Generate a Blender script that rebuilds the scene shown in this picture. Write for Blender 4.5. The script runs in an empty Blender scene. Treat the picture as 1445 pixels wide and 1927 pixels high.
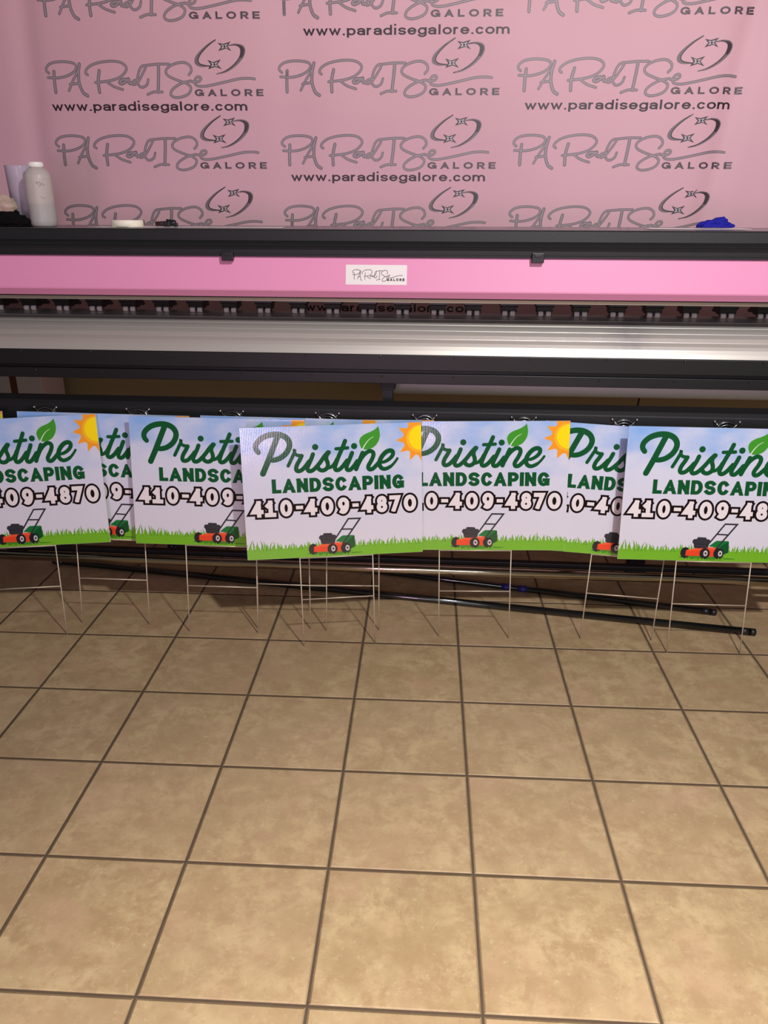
import bpy, bmesh, math, random
from mathutils import Vector, Matrix, noise

C = bpy.context.scene.collection
scn = bpy.context.scene

# ------------------------------------------------------------------ camera
cam_data = bpy.data.cameras.new('camera')
cam = bpy.data.objects.new('camera', cam_data)
C.objects.link(cam)
yaw, pitch, roll = math.radians(-3.0300), math.radians(-21.3937), math.radians(0.1538)
fwd = Vector((math.sin(yaw) * math.cos(pitch), math.cos(yaw) * math.cos(pitch), math.sin(pitch)))
right = Vector((math.cos(yaw), -math.sin(yaw), 0))
up = right.cross(fwd)
r2 = right * math.cos(roll) + up * math.sin(roll)
u2 = -right * math.sin(roll) + up * math.cos(roll)
M = Matrix((r2, u2, -fwd)).transposed().to_4x4()
M.translation = Vector((-0.1386, -2.43006, 1.460436))
cam.matrix_world = M
cam_data.sensor_fit = 'VERTICAL'
cam_data.sensor_height = 24.0
cam_data.lens = 24.0 * 1463.47 / 1927.0
cam_data.clip_start = 0.05
scn.camera = cam

# ------------------------------------------------------------------ light
scn.view_settings.view_transform = 'Standard'
scn.view_settings.look = 'None'
scn.view_settings.gamma = 1.0
scn.view_settings.use_curve_mapping = False
scn.view_settings.exposure = 0.0

world = bpy.data.worlds.new('room_air')
scn.world = world
world.use_nodes = True
bg = world.node_tree.nodes['Background']
bg.inputs['Color'].default_value = (1.0, 0.90, 0.82, 1)
bg.inputs['Strength'].default_value = 0.10


def area_light(name, loc, target, energy, color, shape, sx, sy=None):
    d = bpy.data.lights.new(name, 'AREA')
    d.energy = energy
    d.color = color
    d.shape = shape
    d.size = sx
    if sy:
        d.size_y = sy
    o = bpy.data.objects.new(name, d)
    C.objects.link(o)
    o.location = loc
    o.rotation_euler = (Vector(target) - Vector(loc)).to_track_quat('-Z', 'Y').to_euler()
    return o


area_light('ceiling_lamp', (0.78, -2.07, 3.0), (0.60, 1.2, 1.3), 82, (1.0, 0.975, 0.97), 'DISK', 0.16)
down = area_light('near_floor_fill', (0.15, -2.75, 3.0), (0.15, -2.55, 0.0), 39, (1.0, 0.95, 0.88), 'DISK', 0.30)  # unseen fill, added to brighten the near floor without lighting the signs
down.data.spread = math.radians(75)
# shop window far behind the camera, and a pink light added for the middle sign's glare
area_light('shop_window', (1.2, -6.0, 2.15), (0.8, 0.0, 1.2), 62, (0.90, 0.95, 1.0), 'RECTANGLE', 3.0, 1.5)
area_light('pink_glare_light', (-0.76, -5.0, 0.96), (-0.76, 0.0, 0.96), 42, (1.0, 0.60, 0.92), 'RECTANGLE', 0.7, 0.62)

# ------------------------------------------------------------------ materials


def lin(c):
    return tuple((v / 12.92 if v <= 0.04045 else ((v + 0.055) / 1.055) ** 2.4) for v in c)


def rgb(r, g, b):
    return lin((r / 255, g / 255, b / 255)) + (1,)


def mat(name, col, rough=0.5, metal=0.0, spec=0.5, coat=0.0, bump=None):
    m = bpy.data.materials.new(name)
    m.use_nodes = True
    nt = m.node_tree
    b = nt.nodes['Principled BSDF']
    b.inputs['Base Color'].default_value = col
    b.inputs['Roughness'].default_value = rough
    b.inputs['Metallic'].default_value = metal
    b.inputs['Specular IOR Level'].default_value = spec
    b.inputs['Coat Weight'].default_value = coat
    if bump:
        sc, st = bump
        tc = nt.nodes.new('ShaderNodeTexCoord')
        n = nt.nodes.new('ShaderNodeTexNoise')
        n.inputs['Scale'].default_value = sc
        bp = nt.nodes.new('ShaderNodeBump')
        bp.inputs['Strength'].default_value = st
        bp.inputs['Distance'].default_value = 0.002
        nt.links.new(tc.outputs['Object'], n.inputs['Vector'])
        nt.links.new(n.outputs['Fac'], bp.inputs['Height'])
        nt.links.new(bp.outputs['Normal'], b.inputs['Normal'])
    return m


def node(nt, kind, **kw):
    n = nt.nodes.new(kind)
    for k, v in kw.items():
        setattr(n, k, v)
    return n


def math_node(nt, op, a, b=None, c=None):
    n = nt.nodes.new('ShaderNodeMath')
    n.operation = op
    for i, v in enumerate((a, b, c)):
        if v is None:
            continue
        if isinstance(v, (int, float)):
            n.inputs[i].default_value = v
        else:
            nt.links.new(v, n.inputs[i])
    return n.outputs[0]


def mix_col(nt, fac, a, b):
    n = nt.nodes.new('ShaderNodeMix')
    n.data_type = 'RGBA'
    for sock, v in ((n.inputs[0], fac), (n.inputs[6], a), (n.inputs[7], b)):
        if isinstance(v, (int, float, tuple)):
            sock.default_value = v
        else:
            nt.links.new(v, sock)
    return n.outputs[2]


def smooth(nt, v, a, b, lo=0.0, hi=1.0):
    n = nt.nodes.new('ShaderNodeMapRange')
    n.interpolation_type = 'SMOOTHSTEP'
    nt.links.new(v, n.inputs[0])
    n.inputs[1].default_value = a
    n.inputs[2].default_value = b
    n.inputs[3].default_value = lo
    n.inputs[4].default_value = hi
    return n.outputs[0]


TILE = 0.343


def floor_material():
    m = bpy.data.materials.new('ceramic_tile')
    m.use_nodes = True
    nt = m.node_tree
    b = nt.nodes['Principled BSDF']
    geo = node(nt, 'ShaderNodeNewGeometry')
    sep = node(nt, 'ShaderNodeSeparateXYZ')
    nt.links.new(geo.outputs['Position'], sep.inputs[0])
    ds, cells = [], []
    for ax in (0, 1):
        t = math_node(nt, 'DIVIDE', sep.outputs[ax], TILE)
        fr = math_node(nt, 'FRACT', math_node(nt, 'ADD', t, 100.5))
        ds.append(math_node(nt, 'MULTIPLY', math_node(nt, 'ABSOLUTE', math_node(nt, 'SUBTRACT', fr, 0.5)), TILE))
        cells.append(math_node(nt, 'FLOOR', math_node(nt, 'ADD', t, 100.0)))
    d = math_node(nt, 'MINIMUM', ds[0], ds[1])
    comb = node(nt, 'ShaderNodeCombineXYZ')
    nt.links.new(cells[0], comb.inputs[0])
    nt.links.new(cells[1], comb.inputs[1])
    wn = node(nt, 'ShaderNodeTexWhiteNoise')
    wn.noise_dimensions = '3D'
    nt.links.new(comb.outputs[0], wn.inputs['Vector'])
    # every tile samples its own piece of the mottling
    off = node(nt, 'ShaderNodeVectorMath', operation='MULTIPLY_ADD')
    nt.links.new(wn.outputs['Color'], off.inputs[0])
    off.inputs[1].default_value = (7, 7, 7)
    nt.links.new(geo.outputs['Position'], off.inputs[2])

    def nz(scale, detail, rough, dist=0.0):
        n = node(nt, 'ShaderNodeTexNoise')
        n.inputs['Scale'].default_value = scale
        n.inputs['Detail'].default_value = detail
        n.inputs['Roughness'].default_value = rough
        n.inputs['Distortion'].default_value = dist
        nt.links.new(off.outputs[0], n.inputs['Vector'])
        return n.outputs['Fac']
    big = nz(8.0, 5, 0.65, 0.3)
    mid = nz(19.0, 6, 0.7, 0.25)
    fine = nz(70.0, 4, 0.7)
    c1 = mix_col(nt, smooth(nt, big, 0.35, 0.65), rgb(170, 146, 108), rgb(191, 167, 127))
    c2 = mix_col(nt, smooth(nt, mid, 0.34, 0.62), rgb(164, 137, 101), c1)
    fm = math_node(nt, 'MULTIPLY', smooth(nt, fine, 0.56, 0.74), 0.45)
    c3 = mix_col(nt, fm, c2, rgb(210, 190, 156))
    c3 = mix_col(nt, math_node(nt, 'MULTIPLY', smooth(nt, nz(6.5, 3, 0.5), 0.5, 0.72), 0.5), c3, rgb(186, 152, 122))
    c3 = mix_col(nt, math_node(nt, 'MULTIPLY', smooth(nt, nz(110, 3, 0.6), 0.64, 0.72), 0.35), c3, rgb(128, 102, 74))
    tint = math_node(nt, 'MULTIPLY', wn.outputs['Value'], 0.28)
    c4 = mix_col(nt, tint, c3, rgb(180, 152, 120))
    grout = mix_col(nt, nz(40, 3, 0.6), rgb(76, 60, 46), rgb(98, 80, 62))
    is_tile = smooth(nt, d, 0.0025, 0.0036)
    nt.links.new(mix_col(nt, is_tile, grout, c4), b.inputs['Base Color'])
    nt.links.new(mix_col(nt, is_tile, (0.85, 0.85, 0.85, 1), (0.42, 0.42, 0.42, 1)), b.inputs['Roughness'])
    b.inputs['Specular IOR Level'].default_value = 0.35
    h = math_node(nt, 'ADD', smooth(nt, d, 0.0024, 0.0070), math_node(nt, 'MULTIPLY', fine, 0.05))
    h = math_node(nt, 'ADD', h, math_node(nt, 'MULTIPLY', mid, 0.12))
    bp = node(nt, 'ShaderNodeBump')
    bp.inputs['Strength'].default_value = 0.85
    bp.inputs['Distance'].default_value = 0.005
    nt.links.new(h, bp.inputs['Height'])
    nt.links.new(bp.outputs['Normal'], b.inputs['Normal'])
    return m


def sign_material():
    """White corrugated plastic with a sky print: blue with clouds above, fading to white below."""
    m = bpy.data.materials.new('sky_print_board')
    m.use_nodes = True
    nt = m.node_tree
    b = nt.nodes['Principled BSDF']
    tc = node(nt, 'ShaderNodeTexCoord')
    sep = node(nt, 'ShaderNodeSeparateXYZ')
    nt.links.new(tc.outputs['Object'], sep.inputs[0])
    mp = node(nt, 'ShaderNodeMapping')
    mp.inputs['Scale'].default_value = (1.0, 1.0, 1.7)
    nt.links.new(tc.outputs['Object'], mp.inputs['Vector'])
    n = node(nt, 'ShaderNodeTexNoise')
    n.inputs['Scale'].default_value = 5.5
    n.inputs['Detail'].default_value = 5
    n.inputs['Roughness'].default_value = 0.5
    nt.links.new(mp.outputs[0], n.inputs['Vector'])
    g = math_node(nt, 'ADD', sep.outputs[2], math_node(nt, 'MULTIPLY', math_node(nt, 'SUBTRACT', n.outputs['Fac'], 0.5), 0.55))
    base = mix_col(nt, smooth(nt, g, 0.27, 0.56), rgb(212, 214, 230), rgb(134, 176, 232))
    low = mix_col(nt, smooth(nt, sep.outputs[2], 0.10, 0.30), rgb(218, 216, 225), base)
    nt.links.new(low, b.inputs['Base Color'])
    b.inputs['Roughness'].default_value = 0.12
    b.inputs['Specular IOR Level'].default_value = 0.5
    flute(nt, b, tc)
    return m


def flute(nt, b, tc=None):
    tc = tc or node(nt, 'ShaderNodeTexCoord')
    w = node(nt, 'ShaderNodeTexWave')
    w.wave_type = 'BANDS'
    w.bands_direction = 'X'
    w.inputs['Scale'].default_value = 56.0
    nt.links.new(tc.outputs['Object'], w.inputs['Vector'])
    bp = node(nt, 'ShaderNodeBump')
    bp.inputs['Strength'].default_value = 0.10
    bp.inputs['Distance'].default_value = 0.001
    nt.links.new(w.outputs['Fac'], bp.inputs['Height'])
    nt.links.new(bp.outputs['Normal'], b.inputs['Normal'])


def ink(name, col):
    m = mat(name, col, 0.12, spec=0.5)
    flute(m.node_tree, m.node_tree.nodes['Principled BSDF'])
    return m


def banner_material():
    m = mat('pink_vinyl', rgb(217, 168, 178), 0.55, spec=0.25)
    nt = m.node_tree
    b = nt.nodes['Principled BSDF']
    tc = node(nt, 'ShaderNodeTexCoord')
    n = node(nt, 'ShaderNodeTexNoise')
    n.inputs['Scale'].default_value = 0.9
    n.inputs['Detail'].default_value = 2
    nt.links.new(tc.outputs['Object'], n.inputs['Vector'])
    nt.links.new(mix_col(nt, smooth(nt, n.outputs['Fac'], 0.35, 0.65), rgb(214, 167, 177), rgb(222, 175, 185)), b.inputs['Base Color'])
    return m


def platen_material():
    m = mat('brushed_aluminium', rgb(210, 204, 196), 0.42, 0.6)
    nt = m.node_tree
    b = nt.nodes['Principled BSDF']
    tc = node(nt, 'ShaderNodeTexCoord')
    mp = node(nt, 'ShaderNodeMapping')
    mp.inputs['Scale'].default_value = (1.2, 60, 60)
    nt.links.new(tc.outputs['Object'], mp.inputs['Vector'])
    n = node(nt, 'ShaderNodeTexNoise')
    n.inputs['Scale'].default_value = 3
    n.inputs['Detail'].default_value = 4
    nt.links.new(mp.outputs[0], n.inputs['Vector'])
    bp = node(nt, 'ShaderNodeBump')
    bp.inputs['Strength'].default_value = 0.12
    bp.inputs['Distance'].default_value = 0.001
    nt.links.new(n.outputs['Fac'], bp.inputs['Height'])
    nt.links.new(bp.outputs['Normal'], b.inputs['Normal'])
    # faint ink smudge left on the metal by past jobs
    sep = node(nt, 'ShaderNodeSeparateXYZ')
    nt.links.new(tc.outputs['Object'], sep.inputs[0])
    dx = math_node(nt, 'DIVIDE', math_node(nt, 'SUBTRACT', sep.outputs[0], 0.84), 0.07)
    k = math_node(nt, 'DIVIDE', 1.0, math_node(nt, 'ADD', 1.0, math_node(nt, 'MULTIPLY', dx, dx)))
    n2 = node(nt, 'ShaderNodeTexNoise')
    n2.inputs['Scale'].default_value = 22
    nt.links.new(tc.outputs['Object'], n2.inputs['Vector'])
    f = math_node(nt, 'MULTIPLY', math_node(nt, 'MULTIPLY', k, n2.outputs['Fac']), 0.5)
    nt.links.new(mix_col(nt, f, rgb(210, 204, 196), rgb(92, 88, 116)), b.inputs['Base Color'])
    return m


def translucent(name, col, rough, alpha_mix, trans_mix=0.4):
    m = bpy.data.materials.new(name)
    m.use_nodes = True
    nt = m.node_tree
    b = nt.nodes['Principled BSDF']
    out = nt.nodes['Material Output']
    b.inputs['Base Color'].default_value = col
    b.inputs['Roughness'].default_value = rough
    tr = node(nt, 'ShaderNodeBsdfTranslucent')
    tr.inputs['Color'].default_value = col
    tp = node(nt, 'ShaderNodeBsdfTransparent')
    m1 = node(nt, 'ShaderNodeMixShader')
    m1.inputs[0].default_value = trans_mix
    m2 = node(nt, 'ShaderNodeMixShader')
    m2.inputs[0].default_value = alpha_mix
    nt.links.new(b.outputs[0], m1.inputs[1])
    nt.links.new(tr.outputs[0], m1.inputs[2])
    nt.links.new(m1.outputs[0], m2.inputs[1])
    nt.links.new(tp.outputs[0], m2.inputs[2])
    nt.links.new(m2.outputs[0], out.inputs['Surface'])
    return m


MAT = dict(
    floor=floor_material(), sign=sign_material(), banner=banner_material(), platen=platen_material(),
    wall=mat('painted_wall', rgb(186, 164, 126), 0.85, spec=0.2, bump=(40, 0.2)),
    pink=mat('gloss_pink_panel', rgb(228, 150, 188), 0.25, spec=0.5, coat=0.3),
    black=mat('powder_coated_black', rgb(25, 25, 27), 0.55, spec=0.4, bump=(400, 0.3)),
    black_sheet=mat('satin_black_sheet', rgb(22, 22, 23), 0.45, spec=0.4),
    black_plastic=mat('black_plastic', rgb(22, 22, 24), 0.4),
    black_gloss=mat('black_enamel', rgb(12, 12, 14), 0.12, spec=1.0),
    deck=mat('satin_grey_deck', rgb(92, 86, 90), 0.25, spec=0.5),
    strip=mat('grey_aluminium_strip', rgb(165, 160, 150), 0.4, 0.5),
    rubber=mat('grey_rubber', rgb(196, 192, 182), 0.7),
    chrome=mat('chrome_wire', rgb(215, 215, 215), 0.16, 1.0),
    steel=mat('polished_steel_tube', rgb(204, 194, 176), 0.13, 1.0),
    wire=mat('galvanised_wire', rgb(206, 192, 168), 0.42, 0.35),
    paper=mat('white_paper', rgb(232, 226, 224), 0.8, spec=0.2),
    roll=mat('white_vinyl_roll', rgb(226, 222, 216), 0.6, spec=0.3),
    carton=mat('white_carton', rgb(226, 205, 200), 0.75, spec=0.2),
    packing_tape=mat('brown_packing_tape', rgb(112, 62, 40), 0.4),
    hdpe=translucent('milky_plastic', rgb(230, 225, 217), 0.35, 0.34, 0.35),
    liquid=mat('clear_liquid_in_bottle', rgb(150, 143, 146), 0.3),
    cup=translucent('frosted_lilac_plastic', rgb(216, 204, 220), 0.22, 0.25, 0.35),
    bag=translucent('clear_plastic_film', rgb(222, 202, 180), 0.12, 0.45, 0.2),
    cap=mat('white_cap', rgb(240, 238, 232), 0.35),
    dirt=mat('brown_smear', rgb(140, 120, 105), 0.6),
    blue=mat('blue_cloth', rgb(28, 28, 140), 0.8, spec=0.2),
    blue_band=mat('blue_tape_band', rgb(34, 34, 110), 0.5),
    cloth=mat('black_cloth', rgb(17, 16, 17), 0.95, spec=0.1, bump=(300, 0.8)),
    tape=mat('cream_tape', rgb(244, 236, 214), 0.5),
    red_plastic=mat('dark_maroon_plastic', rgb(48, 22, 26), 0.4),
    # inks
    green=ink('dark_green_ink', rgb(14, 84, 42)), leaf=ink('leaf_green_ink', rgb(66, 152, 44)),
    vein=ink('pale_vein_ink', rgb(214, 232, 208)),
    sun_o=ink('orange_sun_ink', rgb(246, 158, 40)), sun_r=ink('amber_ring_ink', rgb(250, 184, 44)),
    sun_y=ink('yellow_sun_ink', rgb(255, 224, 20)),
    dark=ink('black_brown_ink', rgb(24, 10, 10)), white=ink('white_ink', rgb(234, 226, 226)),
    grass=ink('grass_green_ink', rgb(116, 182, 40)), grass2=ink('deep_grass_ink', rgb(92, 158, 34)),
    grass3=ink('shaded_grass_ink', rgb(70, 132, 36)),
    red=ink('red_orange_ink', rgb(236, 72, 36)), red2=ink('light_red_ink', rgb(246, 92, 52)),
    bag_g=ink('bag_green_ink', rgb(20, 118, 54)), bag_d=ink('bag_deep_green_ink', rgb(12, 84, 40)),
    charcoal=ink('charcoal_ink', rgb(52, 52, 58)), charcoal2=ink('black_tyre_ink', rgb(32, 32, 38)),
    hub=ink('grey_hub_ink', rgb(206, 198, 200)),
    logo_d=mat('dark_silver_ink', rgb(122, 106, 111), 0.5), logo_l=mat('silver_ink', rgb(158, 142, 148), 0.5),
    logo_k=mat('charcoal_print', rgb(62, 52, 57), 0.5), logo_hi=mat('pale_silver_ink', rgb(196, 180, 186), 0.5),
    url=mat('black_print', rgb(46, 30, 36), 0.5),
)

# ------------------------------------------------------------------ mesh helpers


def link_mesh(name, bm, mats, parent=None, smooth_shade=False, kind=None, label=None, keep=False):
    me = bpy.data.meshes.new(name)
    if not keep:
        bmesh.ops.recalc_face_normals(bm, faces=bm.faces)
    bm.to_mesh(me)
    bm.free()
    for m in (mats if isinstance(mats, (list, tuple)) else [mats]):
        me.materials.append(m)
    if smooth_shade:
        for p in me.polygons:
            p.use_smooth = True
    o = bpy.data.objects.new(name, me)
    C.objects.link(o)
    if parent:
        o.parent = parent
    if kind:
        o['kind'] = kind
    if label:
        o['label'] = label
    return o


def tag(o, label, cat, group=None):
    o['label'] = label
    o['category'] = cat
    if group:
        o['group'] = group
    return o


def empty(name, loc, rz=0.0):
    o = bpy.data.objects.new(name, None)
    o.empty_display_size = 0.1
    C.objects.link(o)
    o.location = loc
    o.rotation_euler = (0, 0, rz)
    return o


def add_box(bm, x0, x1, y0, y1, z0, z1, bevel=0.0, mi=0):
    vs = [bm.verts.new((x, y, z)) for x in (x0, x1) for y in (y0, y1) for z in (z0, z1)]
    fs = [(0, 1, 3, 2), (4, 6, 7, 5), (0, 4, 5, 1), (2, 3, 7, 6), (0, 2, 6, 4), (1, 5, 7, 3)]
    faces = [bm.faces.new([vs[i] for i in f]) for f in fs]
    for f in faces:
        f.material_index = mi
    if bevel:
        es = {e for f in faces for e in f.edges}
        r = bmesh.ops.bevel(bm, geom=list(es), offset=bevel, segments=2, affect='EDGES', profile=0.5)
        for f in r['faces']:
            f.material_index = mi
    return faces


def add_profile(bm, prof, x0, x1, mi=0):
    """Extrude a closed (y, z) profile along x."""
    a = [bm.verts.new((x0, y, z)) for y, z in prof]
    b = [bm.verts.new((x1, y, z)) for y, z in prof]
    n = len(prof)
    fs = [bm.faces.new((a[i], a[(i + 1) % n], b[(i + 1) % n], b[i])) for i in range(n)]
    fs.append(bm.faces.new(a[::-1]))
    fs.append(bm.faces.new(b))
    for f in fs:
        f.material_index = mi


def add_tube(bm, pts, r, seg=10, closed=False, mi=0, cap=True):
    pts = [Vector(p) for p in pts]
    n = len(pts)
    rad = r if isinstance(r, (list, tuple)) else [r] * n
    rings = []
    ref = None
    for i, p in enumerate(pts):
        if closed:
            t = (pts[(i + 1) % n] - pts[i - 1]).normalized()
        else:
            t = (pts[min(i + 1, n - 1)] - pts[max(i - 1, 0)]).normalized()
        if ref is None:
            ref = t.orthogonal().normalized()
        ref = (ref - t * ref.dot(t)).normalized()
        bi = t.cross(ref)
        rings.append([bm.verts.new(p + (ref * math.cos(2 * math.pi * k / seg) + bi * math.sin(2 * math.pi * k / seg)) * rad[i]) for k in range(seg)])
    m = n if closed else n - 1
    for i in range(m):
        a, b = rings[i], rings[(i + 1) % n]
        for k in range(seg):
            f = bm.faces.new((a[k], a[(k + 1) % seg], b[(k + 1) % seg], b[k]))
            f.material_index = mi
            f.smooth = True
    if cap and not closed:
        for ring, rev in ((rings[0], True), (rings[-1], False)):
            f = bm.faces.new(ring[::-1] if rev else ring)
            f.material_index = mi


def add_lathe(bm, prof, center=(0, 0, 0), seg=32, axis='Z', mi=0):
    """Revolve (radius, height) pairs; radius 0 closes with a pole."""
    cx, cy, cz = center
    rings = []
    for r, h in prof:
        ring = []
        if r < 1e-6:
            pts = [(0, 0, h)]
        else:
            pts = [(r * math.cos(2 * math.pi * k / seg), r * math.sin(2 * math.pi * k / seg), h) for k in range(seg)]
        for x, y, z in pts:
            if axis == 'Y':
                x, y, z = x, z, y
            elif axis == 'X':
                x, y, z = z, x, y
            ring.append(bm.verts.new((cx + x, cy + y, cz + z)))
        rings.append(ring)
    for a, b in zip(rings, rings[1:]):
        for k in range(seg):
            if len(a) == 1 and len(b) == 1:
                continue
            if len(a) == 1:
                f = bm.faces.new((a[0], b[(k + 1) % seg], b[k]))
            elif len(b) == 1:
                f = bm.faces.new((a[k], a[(k + 1) % seg], b[0]))
            else:
                f = bm.faces.new((a[k], a[(k + 1) % seg], b[(k + 1) % seg], b[k]))
            f.material_index = mi
            f.smooth = True


# ------------------------------------------------------------------ printing on surfaces: 2D shapes laid as ink


def catmull(pts, n=6):
    if len(pts) < 3:
        return [tuple(p) for p in pts]
    P = [Vector((p[0], p[1])) for p in pts]
    P = [P[0] * 2 - P[1]] + P + [P[-1] * 2 - P[-2]]
    res = []
    for i in range(1, len(P) - 2):
        for k in range(n):
            t = k / n
            a, b, c, d = P[i - 1], P[i], P[i + 1], P[i + 2]
            v = 0.5 * ((2 * b) + (c - a) * t + (2 * a - 5 * b + 4 * c - d) * t * t + (3 * b - a - 3 * c + d) * t ** 3)
            res.append((v.x, v.y))
    res.append((P[-2].x, P[-2].y))
    return res


def clip_poly(poly, axis, lim, keep_less):
    res = []
    for i, p in enumerate(poly):
        q = poly[(i + 1) % len(poly)]
        ip = (p[axis] <= lim) == keep_less
        iq = (q[axis] <= lim) == keep_less
        if ip:
            res.append(p)
        if ip != iq:
            t = (lim - p[axis]) / (q[axis] - p[axis])
            res.append((p[0] + t * (q[0] - p[0]), p[1] + t * (q[1] - p[1])))
    return res


class Print:
    def __init__(self, clip=None):
        self.items = []
        self.clip = clip
        self.n = 0

    def poly(self, pts, m, layer, clip=None):
        pts = [tuple(p) for p in pts]
        for cl in (clip, self.clip):
            if cl:
                x0, x1, y0, y1 = cl
                for ax, lim, less in ((0, x0, False), (0, x1, True), (1, y0, False), (1, y1, True)):
                    if lim is not None and pts:
                        pts = clip_poly(pts, ax, lim, less)
        clean = []
        for p in pts:
            if not clean or (abs(p[0] - clean[-1][0]) + abs(p[1] - clean[-1][1])) > 1e-7:
                clean.append(p)
        if len(clean) > 1 and abs(clean[0][0] - clean[-1][0]) + abs(clean[0][1] - clean[-1][1]) < 1e-7:
            clean.pop()
        if len(clean) < 3:
            return
        ar = sum(clean[i][0] * clean[(i + 1) % len(clean)][1] - clean[(i + 1) % len(clean)][0] * clean[i][1] for i in range(len(clean)))
        if abs(ar) < 1e-10:
            return
        if ar < 0:
            clean.reverse()
        self.n += 1
        self.items.append((clean, m, layer + (self.n % 40) * 0.02))

    def disc(self, c, rx, m, layer, ry=None, seg=28, clip=None):
        ry = ry or rx
        self.poly([(c[0] + rx * math.cos(2 * math.pi * k / seg), c[1] + ry * math.sin(2 * math.pi * k / seg)) for k in range(seg)], m, layer, clip)

    def stroke(self, pts, w, m, layer, cap='round', closed=False, clip=None):
        P = [Vector((p[0], p[1])) for p in pts]
        Q = [P[0]]
        for p in P[1:]:
            if (p - Q[-1]).length > 1e-6:
                Q.append(p)
        if closed and (Q[0] - Q[-1]).length < 1e-6:
            Q.pop()
        P = Q
        n = len(P)
        if n < 2:
            return
        W = [x / 2 for x in w] if isinstance(w, (list, tuple)) else [w / 2] * n
        if len(W) != n:
            W = [W[0]] * n
        if cap == 'square' and not closed:
            P[0] = P[0] + (P[0] - P[1]).normalized() * W[0]
            P[-1] = P[-1] + (P[-1] - P[-2]).normalized() * W[-1]
        L, R = [], []
        for i in range(n):
            a = P[i] - P[i - 1] if (i > 0 or closed) else P[1] - P[0]
            b = P[(i + 1) % n] - P[i] if (i < n - 1 or closed) else P[-1] - P[-2]
            na = Vector((-a.y, a.x)).normalized()
            nb = Vector((-b.y, b.x)).normalized()
            mt = na + nb
            if mt.length < 0.2:
                mt = na
            mt.normalize()
            s = min(1.0 / max(mt.dot(na), 0.2), 2.6)
            L.append(P[i] + mt * W[i] * s)
            R.append(P[i] - mt * W[i] * s)
        for i in range(n if closed else n - 1):
            j = (i + 1) % n
            self.poly([R[i], R[j], L[j], L[i]], m, layer, clip)
        if cap == 'round' and not closed:
            self.disc(P[0], W[0], m, layer, seg=14, clip=clip)
            self.disc(P[-1], W[-1], m, layer, seg=14, clip=clip)

    def emit(self, bm, mapper, index):
        """mapper(u, v, layer) -> 3D; index: material key -> slot."""
        cache = {}
        for pts, m, layer in self.items:
            vs = [bm.verts.new(mapper(x, y, layer)) for x, y in pts]
            f = bm.faces.new(vs)
            f.material_index = index[m]


def ell(cx, cy, rx, ry, a0, a1, n=14):
    return [(cx + rx * math.cos(math.radians(a0 + (a1 - a0) * k / n)), cy + ry * math.sin(math.radians(a0 + (a1 - a0) * k / n))) for k in range(n + 1)]


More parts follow.
